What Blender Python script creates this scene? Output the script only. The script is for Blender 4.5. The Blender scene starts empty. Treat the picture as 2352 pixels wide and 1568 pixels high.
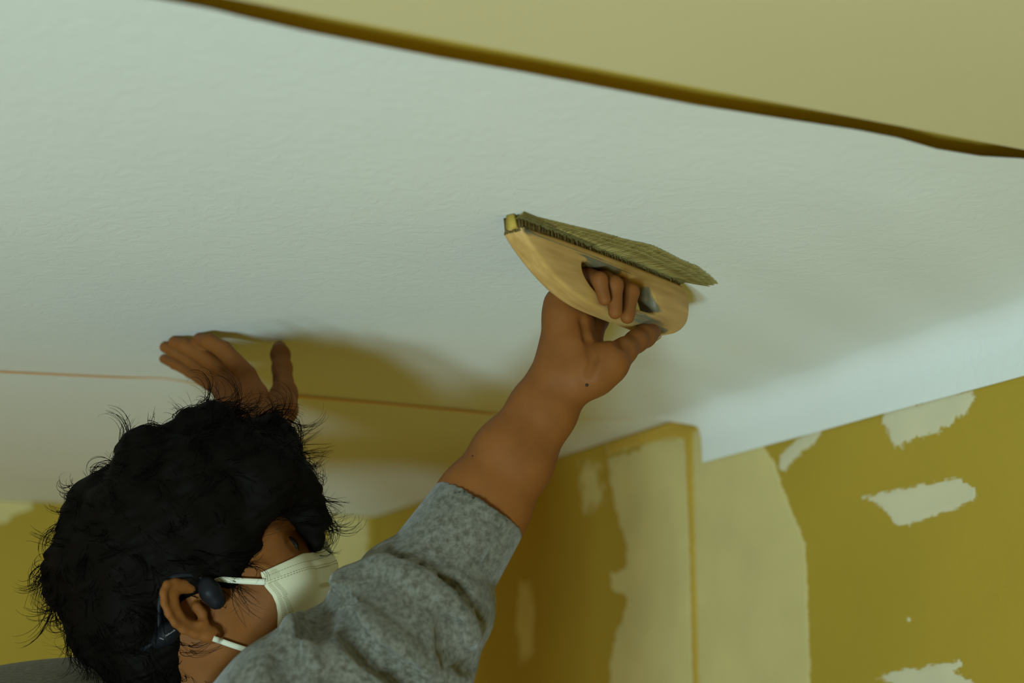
import bpy, bmesh, math, random
import numpy as np
from mathutils import Matrix, Vector

random.seed(7); rng = np.random.default_rng(7)
SC = bpy.context.scene
COL = SC.collection

# ------------------------------------------------------------------ camera
CAM_Z = 1.55                      # eye height of the photographer
CEIL = CAM_Z + 0.40               # low ceiling
FPX = 3593.0                      # focal length in pixels of the 2352 px frame
yaw, pitch, roll = (math.radians(a) for a in (26.7255, 13.55, -0.995))
cy, sy, cp, sp = math.cos(yaw), math.sin(yaw), math.cos(pitch), math.sin(pitch)
FWD = np.array([sy*cp, cy*cp, sp]); R0 = np.array([cy, -sy, 0.0]); U0 = np.cross(R0, FWD)
RGT = math.cos(roll)*R0 + math.sin(roll)*U0
UPV = -math.sin(roll)*R0 + math.cos(roll)*U0
EYE = np.array([0.0, 0.0, CAM_Z])
cam = bpy.data.cameras.new('camera'); cam_ob = bpy.data.objects.new('camera', cam); COL.objects.link(cam_ob)
cam.sensor_width = 36.0; cam.lens = FPX/2352*36
cam.clip_start = 0.02
m = Matrix.Identity(4)
for i in range(3):
    m[i][0], m[i][1], m[i][2], m[i][3] = RGT[i], UPV[i], -FWD[i], EYE[i]
cam_ob.matrix_world = m
cam.dof.use_dof = True; cam.dof.focus_distance = 1.39; cam.dof.aperture_fstop = 4.0
SC.camera = cam_ob

# ------------------------------------------------------------------ world, area lights, exposure
w = bpy.data.worlds.new('world'); SC.world = w; w.use_nodes = True
w.node_tree.nodes['Background'].inputs[0].default_value = (0.75, 0.88, 1.0, 1)
w.node_tree.nodes['Background'].inputs[1].default_value = 0.1
SC.view_settings.view_transform = 'Standard'; SC.view_settings.look = 'None'
SC.view_settings.exposure = 0.0; SC.view_settings.gamma = 1.0; SC.view_settings.use_curve_mapping = False

def area_light(name, loc, rot, sx, sy_, power, color):
    l = bpy.data.lights.new(name, 'AREA'); l.shape = 'RECTANGLE'; l.size = sx; l.size_y = sy_
    l.energy = power; l.color = color
    o = bpy.data.objects.new(name, l); COL.objects.link(o); o.location = loc; o.rotation_euler = rot
    return o
# a pair of work lamps near the floor, behind and to the left of the photographer, turned up to the ceiling
def aimed(name, loc, target, size, power, color):
    rot = (Vector(target)-Vector(loc)).to_track_quat('-Z', 'Y').to_euler()
    return area_light(name, loc, rot, size, size, power, color)
COOL = (0.64, 0.93, 1.0)
for nm, loc in (('work_lamp_a', (-1.70, -0.95, 0.15)), ('work_lamp_b', (-1.35, -1.30, 0.22))):
    lo = aimed(nm, loc, (1.1, 1.6, CEIL), 0.32, 26, COOL); lo.data.spread = math.radians(130)
# added dim warm fill beyond the far wall, warming the shaded ceiling; no known source
aimed('warm_fill', (-1.50, 3.30, 0.40), (0.9, 1.9, CEIL), 1.0, 2.8, (1.0, 0.62, 0.04))

# ------------------------------------------------------------------ helpers
def px(x, y, d):
    """photo pixel + depth in metres -> point in the room"""
    return EYE + d*(FWD + RGT*(x-1176)/FPX - UPV*(y-784)/FPX)
def pray(x, y): return FWD + RGT*(x-1176)/FPX - UPV*(y-784)/FPX
def px_ceil(x, y, z=None):
    d = pray(x, y); return EYE + d*(((CEIL if z is None else z)-CAM_Z)/d[2])
XW = 1.1618                       # right wall plane
YF = 2.93                        # far wall plane
def px_wall(x, y): d = pray(x, y); return EYE + d*(XW/d[0])
def px_far(x, y): d = pray(x, y); return EYE + d*(YF/d[1])

def new_mat(name, col, rough=0.6, var=0.0, vscale=8.0, bump=0.0, bscale=200.0, spec=0.3, sss=0.0):
    M = bpy.data.materials.new(name); M.use_nodes = True
    nt = M.node_tree; b = nt.nodes['Principled BSDF']
    b.inputs['Base Color'].default_value = (*col, 1); b.inputs['Roughness'].default_value = rough
    b.inputs['Specular IOR Level'].default_value = spec
    if sss: 
        b.inputs['Subsurface Weight'].default_value = sss
        b.inputs['Subsurface Radius'].default_value = (0.012, 0.005, 0.003); b.inputs['Subsurface Scale'].default_value = 0.6
    tc = nt.nodes.new('ShaderNodeTexCoord')
    if var:
        n = nt.nodes.new('ShaderNodeTexNoise'); n.inputs['Scale'].default_value = vscale; n.inputs['Detail'].default_value = 5
        nt.links.new(tc.outputs['Object'], n.inputs['Vector'])
        r = nt.nodes.new('ShaderNodeValToRGB')
        lo = [max(0, c*(1-var)) for c in col]; hi = [min(1, c*(1+var)) for c in col]
        r.color_ramp.elements[0].position = 0.3; r.color_ramp.elements[1].position = 0.7
        r.color_ramp.elements[0].color = (*lo, 1); r.color_ramp.elements[1].color = (*hi, 1)
        nt.links.new(n.outputs['Fac'], r.inputs[0]); nt.links.new(r.outputs[0], b.inputs['Base Color'])
    if bump:
        n2 = nt.nodes.new('ShaderNodeTexNoise'); n2.inputs['Scale'].default_value = bscale; n2.inputs['Detail'].default_value = 4
        nt.links.new(tc.outputs['Object'], n2.inputs['Vector'])
        bp = nt.nodes.new('ShaderNodeBump'); bp.inputs['Strength'].default_value = bump; bp.inputs['Distance'].default_value = 0.002
        nt.links.new(n2.outputs['Fac'], bp.inputs['Height']); nt.links.new(bp.outputs[0], b.inputs['Normal'])
    return M

def link(name, me, mat, parent=None, smooth=False):
    o = bpy.data.objects.new(name, me); COL.objects.link(o)
    if mat is not None: me.materials.append(mat)
    if parent is not None: o.parent = parent
    if smooth: me.polygons.foreach_set('use_smooth', [True]*len(me.polygons))
    me.update(); return o
def mesh_np(name, V, F):
    me = bpy.data.meshes.new(name); V = np.asarray(V, dtype=np.float64)
    me.from_pydata([tuple(v) for v in V], [], [tuple(int(i) for i in f) for f in F]); me.update(); return me
def mesh_quads(name, V, Q):
    me = bpy.data.meshes.new(name); V = np.asarray(V, np.float32); Q = np.asarray(Q, np.int32); k = Q.shape[1]
    me.vertices.add(len(V)); me.vertices.foreach_set('co', V.ravel())
    me.loops.add(Q.size); me.loops.foreach_set('vertex_index', Q.ravel())
    me.polygons.add(len(Q)); me.polygons.foreach_set('loop_start', np.arange(len(Q), dtype=np.int32)*k)
    me.update(calc_edges=True); me.validate(); return me
def tag(o, label, cat, group=None):
    o['label'] = label; o['category'] = cat
    if group: o['group'] = group
    return o
def struct(o): o['kind'] = 'structure'; return o
def box_mesh(name, lo, hi, bev=0.0):
    bm = bmesh.new(); bmesh.ops.create_cube(bm, size=1)
    for v in bm.verts:
        for i in range(3): v.co[i] = (lo[i]+hi[i])/2 + v.co[i]*(hi[i]-lo[i])
    if bev: bmesh.ops.bevel(bm, geom=bm.edges[:], offset=bev, segments=2, affect='EDGES')
    me = bpy.data.meshes.new(name); bm.to_mesh(me); bm.free(); return me

# ------------------------------------------------------------------ materials
M_board = new_mat('gypsum_board_yellow', (0.44, 0.295, 0.030), 0.75, 0.07, 3.0, 0.15, 300)
M_cboard = new_mat('gypsum_board_cream', (0.66, 0.56, 0.30), 0.75, 0.03, 3.0, 0.1, 300)
M_far = M_board
M_floor = new_mat('floor_wood', (0.66, 0.41, 0.10), 0.5, 0.2, 4.0)
M_wallroom = new_mat('gypsum_board_plain', (0.78, 0.54, 0.08), 0.8, 0.06, 2.0)
M_joint = new_mat('board_joint', (0.52, 0.30, 0.03), 0.8, 0.2, 30.0)

def wallpaper_mat():
    M = new_mat('wallpaper_white', (0.80, 0.815, 0.77), 0.55, 0.012, 5.0)
    nt = M.node_tree; b = nt.nodes['Principled BSDF']; tc = nt.nodes.new('ShaderNodeTexCoord')
    mp = nt.nodes.new('ShaderNodeMapping'); mp.inputs['Scale'].default_value = (1, 1, 1)
    n1 = nt.nodes.new('ShaderNodeTexNoise'); n1.inputs['Scale'].default_value = 55; n1.inputs['Detail'].default_value = 6; n1.inputs['Distortion'].default_value = 1.2
    cr = nt.nodes.new('ShaderNodeValToRGB'); cr.color_ramp.elements[0].position = 0.48; cr.color_ramp.elements[1].position = 0.53
    n2 = nt.nodes.new('ShaderNodeTexNoise'); n2.inputs['Scale'].default_value = 380; n2.inputs['Detail'].default_value = 2
    mx = nt.nodes.new('ShaderNodeMath'); mx.operation = 'MULTIPLY_ADD'; mx.inputs[1].default_value = 0.1
    bp = nt.nodes.new('ShaderNodeBump'); bp.inputs['Strength'].default_value = 0.20; bp.inputs['Distance'].default_value = 0.0009
    nt.links.new(tc.outputs['Object'], mp.inputs[0]); nt.links.new(mp.outputs[0], n1.inputs['Vector']); nt.links.new(mp.outputs[0], n2.inputs['Vector'])
    nt.links.new(n1.outputs['Fac'], cr.inputs[0]); nt.links.new(n2.outputs['Fac'], mx.inputs[0]); nt.links.new(cr.outputs[0], mx.inputs[2])
    nt.links.new(mx.outputs[0], bp.inputs['Height']); nt.links.new(bp.outputs[0], b.inputs['Normal'])
    return M
M_paper = wallpaper_mat()
M_tape = new_mat('orange_tape', (0.85, 0.36, 0.06), 0.5)

# ------------------------------------------------------------------ room shell
XL, YB, YE = -2.4, -2.6, 4.2      # left wall, wall behind the camera, end wall of the next space
T = 0.12
struct(link('floor', box_mesh('floor', (XL-T, YB-T, -0.1), (XW+T, YE+T, 0.0)), M_floor))
# the ceiling has a recessed slot (Y 0.802 to 0.92); the new paper still overhangs its far lip
def boxes_mesh(name, L, bev=0.0):
    bm = bmesh.new()
    for lo, hi in L:
        r = bmesh.ops.create_cube(bm, size=1)
        for v in r['verts']:
            for i in range(3): v.co[i] = (lo[i]+hi[i])/2 + v.co[i]*(hi[i]-lo[i])
    me = bpy.data.meshes.new(name); bm.to_mesh(me); bm.free(); return me
YS0, YS1 = 0.800, 0.868
struct(link('ceiling', boxes_mesh('ceiling', [((XL-T, YB-T, CEIL), (XW+T, YS0, CEIL+0.0125)), ((XL-T, YS1, CEIL), (XW+T, YE+T, CEIL+0.0125))]), M_cboard))
struct(link('trim_1', boxes_mesh('trim_1', [((XL-T, YS0-0.02, CEIL+0.0126), (XW+T, YS0, CEIL+0.024)), ((XL-T, YS1, CEIL+0.0126), (XW+T, YS1+0.02, CEIL+0.024)), ((XL-T, YS0-0.02, CEIL+0.024), (XW+T, YS1+0.02, CEIL+0.034))]), M_wallroom))
# right wall: gypsum boards on studs, joint at Y = 1.743
wr = struct(link('wall_right', box_mesh('wall_right', (XW+0.0125, YB, 0), (XW+T, YF+0.0, CEIL)), M_joint))
YJ = 1.7415
for y0, y1 in ((YB, 0.831), (0.833, YJ-0.001), (YJ+0.001, YF)):
    link('gypsum_board', box_mesh('gypsum_board', (XW, y0, 0.0), (XW+0.0124, y1, CEIL), 0.002), M_board, wr)
# far wall stub and the side of the doorway
wf = struct(link('wall_far', box_mesh('wall_far', (0.30, YF, 0), (XW+T, YF+0.12, CEIL)), M_board))
struct(link('wall_end', box_mesh('wall_end', (XL, YE, 0), (XW, YE+T, CEIL)), M_wallroom))
struct(link('wall_left', box_mesh('wall_left', (XL-T, YB, 0), (XL, YE, CEIL)), M_wallroom))
struct(link('wall_back', box_mesh('wall_back', (XL, YB-T, 0), (XW, YB, CEIL)), M_wallroom))
struct(link('wall_side', box_mesh('wall_side', (XW, YF+0.12, 0), (XW+T, YE, CEIL)), M_wallroom))

# ------------------------------------------------------------------ putty on the boards
def putty_mat(name, col, under, thin=0.0):
    M = new_mat(name, col, 0.85, 0.06, 14.0); nt = M.node_tree; b = nt.nodes['Principled BSDF']
    at = nt.nodes.new('ShaderNodeAttribute'); at.attribute_name = 'cover'
    tc = nt.nodes.new('ShaderNodeTexCoord'); n = nt.nodes.new('ShaderNodeTexNoise'); n.inputs['Scale'].default_value = 60; n.inputs['Detail'].default_value = 7; n.inputs['Roughness'].default_value = 0.7
    nt.links.new(tc.outputs['Object'], n.inputs['Vector'])
    ma = nt.nodes.new('ShaderNodeMath'); ma.operation = 'MULTIPLY_ADD'; ma.inputs[1].default_value = 0.9; nt.links.new(n.outputs['Fac'], ma.inputs[0]); nt.links.new(at.outputs['Fac'], ma.inputs[2])
    cr = nt.nodes.new('ShaderNodeValToRGB'); cr.color_ramp.elements[0].position = 0.42; cr.color_ramp.elements[1].position = 0.62+thin
    nt.links.new(ma.outputs[0], cr.inputs[0])
    src = b.inputs['Base Color'].links[0].from_socket
    mix = nt.nodes.new('ShaderNodeMix'); mix.data_type = 'RGBA'; mix.inputs[6].default_value = (*under, 1)
    nt.links.new(cr.outputs[0], mix.inputs[0]); nt.links.new(src, mix.inputs[7]); nt.links.new(mix.outputs[2], b.inputs['Base Color'])
    return M
BC = (0.44, 0.295, 0.030)
M_putty = putty_mat('joint_putty', (0.64, 0.53, 0.22), BC)
M_puttyw = putty_mat('spot_putty', (0.66, 0.59, 0.38), BC)
M_puttyt = putty_mat('thin_putty', (0.64, 0.52, 0.20), BC, 0.5)

def poly_sd(P, poly):
    x, y = P[:, 0], P[:, 1]; n = len(poly); d = np.full(len(P), 1e9); ins = np.zeros(len(P), bool)
    for i in range(n):
        a, b = poly[i], poly[(i+1) % n]; e = b-a; w0 = P-a
        t = np.clip((w0@e)/max(e@e, 1e-12), 0, 1); q = w0-t[:, None]*e
        d = np.minimum(d, np.hypot(q[:, 0], q[:, 1]))
        c = (a[1] > y) != (b[1] > y)
        with np.errstate(divide='ignore', invalid='ignore'):
            ins ^= c & (x < (b[0]-a[0])*(y-a[1])/(b[1]-a[1])+a[0])
    return np.where(ins, -d, d)
def vnoise(P, f, seed):
    r = np.random.default_rng(seed); s = 0
    for k in range(7):
        v = r.normal(size=P.shape[1]); v /= np.linalg.norm(v); s = s+np.sin(P@v*f*(0.6+0.9*r.random())+r.random()*6.28)
    return s/3.0
def putty(name, poly_px, parent, mat, plane='right', res=0.003, rag=0.003, feather=0.010, seed=1, thick=0.0007):
    pts = [(px_wall if plane == 'right' else px_far)(*p) for p in poly_px]
    pl = np.array([(p[1], p[2]) if plane == 'right' else (p[0], p[2]) for p in pts])
    lo, hi = pl.min(0)-0.006, pl.max(0)+0.006
    na, nb = [int((hi[i]-lo[i])/res)+2 for i in (0, 1)]
    A, B = np.meshgrid(lo[0]+np.arange(na)*res, lo[1]+np.arange(nb)*res, indexing='ij')
    P = np.stack([A.ravel(), B.ravel()], 1)
    sd = poly_sd(P, pl)+rag*vnoise(P, 220, seed)*0.6+rag*vnoise(P, 600, seed+1)*0.5
    cover = np.clip(-sd/feather, 0, 1)
    keep = (sd < 0.004).reshape(na, nb); keep &= (B < CEIL-0.001)
    cell = keep[:-1, :-1] & keep[1:, :-1] & keep[:-1, 1:] & keep[1:, 1:]
    ii, jj = np.nonzero(cell); idx = lambda i, j: i*nb+j
    Q = np.stack([idx(ii, jj), idx(ii+1, jj), idx(ii+1, jj+1), idx(ii, jj+1)], 1)
    used, inv = np.unique(Q, return_inverse=True); Q = inv.reshape(Q.shape)
    h = thick*np.clip(cover[used]*1.5, 0.1, 1)*(1+0.25*vnoise(P[used], 25, seed+3)*0.5)
    if plane == 'right': V = np.stack([XW-h, P[used, 0], P[used, 1]], 1); Q = Q[:, ::-1]
    else: V = np.stack([P[used, 0], YF-h, P[used, 1]], 1)
    me = mesh_quads(name, V, Q); at = me.attributes.new('cover', 'FLOAT', 'POINT'); at.data.foreach_set('value', cover[used].astype(np.float32))
    o = link(name, me, mat, parent, True); return o
c6 = lambda L: [(1240+x/2.115, 900+y/2.115) for x, y in L]
putty('joint_putty', [(1396, 1052), (1450, 1040), (1500, 1015), (1540, 1010), (1566, 1000), (1584, 1000), (1586, 1250), (1594, 1600), (1401, 1600), (1403, 1515), (1413, 1458), (1434, 1411), (1441, 1366), (1405, 1354), (1403, 1316), (1436, 1307), (1441, 1255), (1420, 1193), (1403, 1113)], wr, M_putty, seed=3, feather=0.012)
putty('joint_putty', [(1590, 975), (1640, 1000), (1741, 1000), (1765, 1042), (1779, 1061), (1798, 1122), (1826, 1193), (1850, 1250), (1855, 1325), (1857, 1444), (1862, 1600), (1606, 1600), (1597, 1250)], wr, M_putty, seed=5, rag=0.0012, feather=0.006)
M_ochre = putty_mat('ochre_joint', (0.56, 0.36, 0.05), (0.60, 0.48, 0.16))
putty('joint_tape', [(1561, 958), (1600, 956), (1604, 985), (1592, 1000), (1596, 1250), (1607, 1600), (1593, 1600), (1584, 1250), (1572, 1010), (1545, 1005), (1480, 1015), (1400, 1040), (1392, 1020), (1480, 990)], wr, M_ochre, seed=6, rag=0.0012, feather=0.005, thick=0.0012, res=0.002)
putty('spot_putty', c6([(1165, 330), (1180, 290), (1240, 235), (1340, 170), (1385, 165), (1330, 250), (1240, 320), (1190, 380), (1165, 370)]), wr, M_puttyw, seed=8)
putty('spot_putty', c6([(1645, 120), (1700, 80), (1850, 40), (2000, 5), (2090, 0), (2110, 30), (2080, 90), (1990, 160), (1850, 220), (1760, 255), (1720, 260), (1700, 230), (1680, 170)]), wr, M_puttyw, seed=9)
putty('spot_putty', c6([(1560, 515), (1640, 495), (1800, 465), (2040, 420), (2060, 440), (2110, 470), (2120, 510), (2050, 545), (1920, 600), (1800, 640), (1750, 650), (1720, 635), (1690, 590), (1650, 540)]), wr, M_puttyw, seed=12, rag=0.0015, feather=0.005)
putty('spot_putty', c6([(1640, 1390), (1710, 1360), (1820, 1345), (2040, 1305), (2050, 1325), (2010, 1355), (2060, 1390), (2100, 1413), (2100, 1480), (1800, 1480), (1720, 1413), (1690, 1405)]), wr, M_puttyw, seed=14, rag=0.0015, feather=0.005)
putty('spot_putty', c6([(185, 345), (260, 325), (300, 340), (290, 420), (330, 500), (300, 560), (220, 615), (200, 590), (190, 480), (185, 420)]), wr, M_puttyt, seed=15, rag=0.008, feather=0.03)
putty('spot_putty', [(1190, 1330), (1222, 1325), (1232, 1400), (1228, 1510), (1196, 1530), (1180, 1440)], wr, M_puttyt, seed=17, rag=0.008, feather=0.03)
putty('spot_putty', c6([(1782, 1098), (1796, 1094), (1800, 1110), (1788, 1116)]), wr, M_puttyw, seed=18, res=0.001, rag=0.0004, feather=0.002)
putty('joint_putty', [(752, 1150), (846, 1150), (848, 1600), (768, 1600), (772, 1400), (757, 1300)], wf, M_putty, 'far', res=0.005, seed=21, rag=0.004)
putty('joint_putty', [(-40, 1120), (82, 1120), (76, 1165), (40, 1180), (0, 1208), (-40, 1230)], wf, M_putty, 'far', res=0.005, seed=22, rag=0.004)

# ------------------------------------------------------------------ wallpaper
def interp(xs, ys): 
    xs, ys = np.array(xs), np.array(ys); o = np.argsort(xs); return lambda x: np.interp(x, xs[o], ys[o])
seam_px = [(0, 849), (160, 857), (270, 862), (330, 863), (370, 862), (440, 874), (560, 891), (700, 906), (1140, 946), (1400, 957), (1550, 961)]
sp_ = [px_ceil(*p) for p in seam_px]
sx = [-2.2, -0.6]+[p[0] for p in sp_]+[XW]; syy = [1.86, 1.84]+[p[1] for p in sp_]+[YJ+0.012]
seamY = interp(sx, syy)
near_px = [(400, 5), (480, 20), (560, 40), (700, 72), (1000, 131), (1200, 166), (1400, 204), (1600, 242), (1800, 273), (1960, 297), (2060, 316), (2150, 342), (2250, 358), (2352, 363)]
npt = [px_ceil(*p, CEIL-0.0012) for p in near_px]
nx_ = [-2.2, -0.5]+[p[0] for p in npt]+[XW+0.2]; ny_ = [0.818, 0.818]+[p[1] for p in npt]+[0.815]
nearY = interp(nx_, ny_)
edge_drop = interp([-2.2, -0.4, 0.22, 0.29, 0.36, 0.60, 0.72, 0.80, 0.90, 1.0, 1.3], [0.0004]*11)
FLAP = 0.070
def paper_strip():
    RC = 0.042                                     # radius of the unpressed bend at the wall
    flat_end = XW-0.0012-RC
    s_x = np.concatenate([np.linspace(-2.2, 0.15, 48), np.linspace(0.16, flat_end, 190)])
    arc = np.linspace(0, math.pi/2, 14)[1:]
    zz = np.linspace(RC, FLAP, 10)[1:]
    prof = [(x, 0.0) for x in s_x]+[(flat_end+RC*math.sin(a), RC*(1-math.cos(a))) for a in arc]+[(XW-0.0012, z) for z in zz]
    prof = np.array(prof); na, nb = len(prof), 110
    V = np.zeros((na, nb, 3)); t = np.linspace(0, 1, nb)**1.0
    for i, (x, dz) in enumerate(prof):
        y0, y1 = nearY(x), seamY(x)
        if dz > 0: y1 = seamY(flat_end)-(seamY(flat_end)-YJ)*min(1, dz/0.02)
        Y = y0+(y1-y0)*t
        near = np.clip(1-(Y-y0)/0.05, 0, 1)**2*edge_drop(x)
        # the sheet still sags a little to the right of the brush, in soft diagonal folds
        g = 1/(1+np.exp(-(x-0.80)/0.05))*np.clip((y1-0.10-Y)/0.15, 0, 1)*np.clip((Y-y0)/0.1, 0.25, 1)
        q = Y*0.9-(x-0.8)*0.55
        sag = g*0.0042*(0.5+0.5*np.sin(q*34+1.0)*np.sin(q*13+0.4))
        und = 0.0009*(np.sin(x*7+Y*3)*np.sin(Y*9-x*2)+0.6*np.sin(x*15-Y*11)+0.5)*np.clip((Y-y0)/0.1, 0, 1)*np.clip((y1-Y)/0.1, 0, 1)
        und = np.maximum(und, 0)
        off = 0.0010+near+sag+und
        if dz > 0:
            k = max(0, 1-dz/0.03); V[i, :, 0] = x-0.0016*(1-k)*np.clip(np.sin(Y*19+1)*0.5+0.5, 0, 1); V[i, :, 2] = CEIL-dz-off*k-0.001*(1-k)
        else:
            V[i, :, 0] = x; V[i, :, 2] = CEIL-off
        V[i, :, 1] = Y
    ii, jj = np.meshgrid(np.arange(na-1), np.arange(nb-1), indexing='ij'); ii, jj = ii.ravel(), jj.ravel()
    Q = np.stack([ii*nb+jj, ii*nb+jj+1, (ii+1)*nb+jj+1, (ii+1)*nb+jj], 1)
    V = V.reshape(-1, 3); back = V+np.array([0.0004, 0, 0.0004])
    return link('wallpaper_strip', mesh_quads('wallpaper_strip', np.concatenate([V, back]), np.concatenate([Q, Q[:, ::-1]+len(V)])), M_paper, None, True)
tag(paper_strip(), 'white embossed wallpaper strip being smoothed onto the ceiling, its end hanging over the yellow wall', 'wallpaper')
def far_strip():
    s_x = np.concatenate([np.linspace(-2.2, -0.1, 20), np.linspace(-0.05, XW-0.002, 90)]); nb = 12
    V = []
    for x in s_x:
        y0 = seamY(x)+0.0005; ylim = YF-0.002
        for t in np.linspace(0, 1, nb): V.append((x, y0+(ylim-y0)*t, CEIL-0.0008))
    na = len(s_x); ii, jj = np.meshgrid(np.arange(na-1), np.arange(nb-1), indexing='ij'); ii, jj = ii.ravel(), jj.ravel()
    Q = np.stack([ii*nb+jj, ii*nb+jj+1, (ii+1)*nb+jj+1, (ii+1)*nb+jj], 1)
    V = np.array(V); back = V+np.array([0, 0, 0.0004])
    return link('wallpaper_strip', mesh_quads('wallpaper_strip', np.concatenate([V, back]), np.concatenate([Q, Q[:, ::-1]+len(V)])), M_paper)
tag(far_strip(), 'white wallpaper strip already hung, trimmed at the far yellow wall behind the head', 'wallpaper')
def seam_tape():
    xs = np.linspace(-2.0, XW-0.06, 200); V = []; 
    for x in xs:
        wv = 0.0075*(0.8+0.35*math.sin(x*9+1)+0.2*math.sin(x*23)); wv *= np.clip((XW-0.02-x)/0.30, 0.25, 1)
        dz = 0.0034+0.0008*math.sin(x*14)
        for k, (a, b) in enumerate(((-0.5, 0), (-0.5, 0.0003), (0.5, 0.0003), (0.5, 0))):
            V.append((x, seamY(x)+a*wv, CEIL-dz+0.0004-b))
    n = len(xs); Q = []
    for i in range(n-1):
        for k in range(4): Q.append((i*4+k, i*4+(k+1) % 4, (i+1)*4+(k+1) % 4, (i+1)*4+k))
    return link('seam_tape', mesh_quads('seam_tape', np.array(V), np.array(Q)), M_tape)
tag(seam_tape(), 'thin orange tape running along the seam between the two wallpaper strips', 'tape')
# ------------------------------------------------------------------ smoothing brush
BA = px_ceil(1165, 487); BB = px_ceil(1548, 641)
BU = (BB-BA)/np.linalg.norm(BB-BA); BV = np.array([0, 0, -1.0]); BN = -np.cross(BU, BV)   # BN faces the camera side
def wood_mat():
    M = new_mat('worn_beech', (0.45, 0.27, 0.085), 0.5, 0.0); nt = M.node_tree; b = nt.nodes['Principled BSDF']
    tc = nt.nodes.new('ShaderNodeTexCoord'); mp = nt.nodes.new('ShaderNodeMapping'); mp.inputs['Scale'].default_value = (14, 160, 120)
    n = nt.nodes.new('ShaderNodeTexNoise'); n.inputs['Scale'].default_value = 1; n.inputs['Detail'].default_value = 6
    nt.links.new(tc.outputs['Object'], mp.inputs[0]); nt.links.new(mp.outputs[0], n.inputs['Vector'])
    r = nt.nodes.new('ShaderNodeValToRGB'); r.color_ramp.elements[0].position = 0.3; r.color_ramp.elements[1].position = 0.72
    r.color_ramp.elements[0].color = (0.42, 0.235, 0.065, 1); r.color_ramp.elements[1].color = (0.60, 0.36, 0.12, 1)
    nt.links.new(n.outputs['Fac'], r.inputs[0])
    # grey worn bands: around the top of the grip hole and along the lower bar
    g = nt.nodes.new('ShaderNodeAttribute'); g.attribute_name = 'wear'
    n2 = nt.nodes.new('ShaderNodeTexNoise'); n2.inputs['Scale'].default_value = 90; n2.inputs['Detail'].default_value = 5; nt.links.new(tc.outputs['Object'], n2.inputs['Vector'])
    ma = nt.nodes.new('ShaderNodeMath'); ma.operation = 'MULTIPLY_ADD'; ma.inputs[1].default_value = 0.5; nt.links.new(n2.outputs['Fac'], ma.inputs[0]); nt.links.new(g.outputs['Fac'], ma.inputs[2])
    r2 = nt.nodes.new('ShaderNodeValToRGB'); r2.color_ramp.elements[0].position = 0.55; r2.color_ramp.elements[1].position = 0.95; nt.links.new(ma.outputs[0], r2.inputs[0])
    mix = nt.nodes.new('ShaderNodeMix'); mix.data_type = 'RGBA'; mix.inputs[7].default_value = (0.16, 0.135, 0.08, 1)
    nt.links.new(r2.outputs[0], mix.inputs[0]); nt.links.new(r.outputs[0], mix.inputs[6]); nt.links.new(mix.outputs[2], b.inputs['Base Color'])
    return M
M_wood = wood_mat()
M_brist = new_mat('bristle_hair', (0.13, 0.08, 0.018), 0.7, 0.45, 500.0)
M_tips = new_mat('bristle_tip_hair', (0.38, 0.29, 0.085), 0.75, 0.12, 250.0)
M_bristend = new_mat('bristle_end_wood', (0.45, 0.30, 0.05), 0.6, 0.15, 60)
brush = bpy.data.objects.new('smoothing_brush', None); COL.objects.link(brush)
bm_ = Matrix.Identity(4)
for i in range(3): bm_[i][0], bm_[i][1], bm_[i][2], bm_[i][3] = BU[i], BN[i], -BV[i], BA[i]
brush.matrix_world = bm_           # local x along the brush, y towards the camera side, z up, origin at the left bristle tip
tag(brush, 'half-moon wooden smoothing brush with a grip hole, pressed against the white ceiling paper', 'brush')
def smooth_loop(pts, n):
    P = np.array(pts); k = len(P); out = []
    for i in range(k):
        p0, p1, p2, p3 = P[i-1], P[i], P[(i+1) % k], P[(i+2) % k]
        for t in np.linspace(0, 1, n, endpoint=False):
            out.append(0.5*((2*p1)+(-p0+p2)*t+(2*p0-5*p1+4*p2-p3)*t*t+(-p0+3*p1-3*p2+p3)*t**3))
    return np.array(out)
outer = smooth_loop([(0.0095, 0.0120), (0.04, 0.0105), (0.0701, 0.0091), (0.1368, 0.0076), (0.2088, 0.0072), (0.2560, 0.0077), (0.2625, 0.0098), (0.2688, 0.0170), (0.2717, 0.0266), (0.2665, 0.0424), (0.2513, 0.0538), (0.2314, 0.0600), (0.205, 0.0615), (0.1723, 0.0607), (0.1338, 0.0600), (0.1003, 0.0580), (0.0714, 0.0520), (0.0448, 0.0412), (0.0245, 0.0297), (0.0110, 0.0200), (0.0072, 0.0150)], 4)
hole = smooth_loop([(0.0934, 0.0245), (0.101, 0.0205), (0.1089, 0.0195), (0.1361, 0.0197), (0.164, 0.0209), (0.1893, 0.0221), (0.205, 0.0290), (0.2116, 0.0386), (0.2076, 0.0446), (0.1913, 0.0464), (0.1624, 0.0468), (0.130, 0.0462), (0.110, 0.0428), (0.0962, 0.0335)], 4)
def curve_plate(name, loops, thick, bevel):
    cu = bpy.data.curves.new(name, 'CURVE'); cu.dimensions = '2D'; cu.fill_mode = 'BOTH'
    cu.extrude = thick/2-bevel; cu.bevel_depth = bevel; cu.bevel_resolution = 3; cu.offset = -bevel
    for L in loops:
        s = cu.splines.new('POLY'); s.points.add(len(L)-1); s.use_cyclic_u = True
        for p, q in zip(s.points, L): p.co = (q[0], -q[1], 0, 1)
    ob = bpy.data.objects.new(name, cu); COL.objects.link(ob); dg = bpy.context.evaluated_depsgraph_get()
    me = bpy.data.meshes.new_from_object(ob.evaluated_get(dg)); COL.objects.unlink(ob); bpy.data.objects.remove(ob)
    return me
me = curve_plate('handle', [outer, hole], 0.020, 0.0035)
bmh = bmesh.new(); bmh.from_mesh(me); bmesh.ops.remove_doubles(bmh, verts=bmh.verts[:], dist=1e-5)
bmesh.ops.triangulate(bmh, faces=bmh.faces[:])
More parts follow.
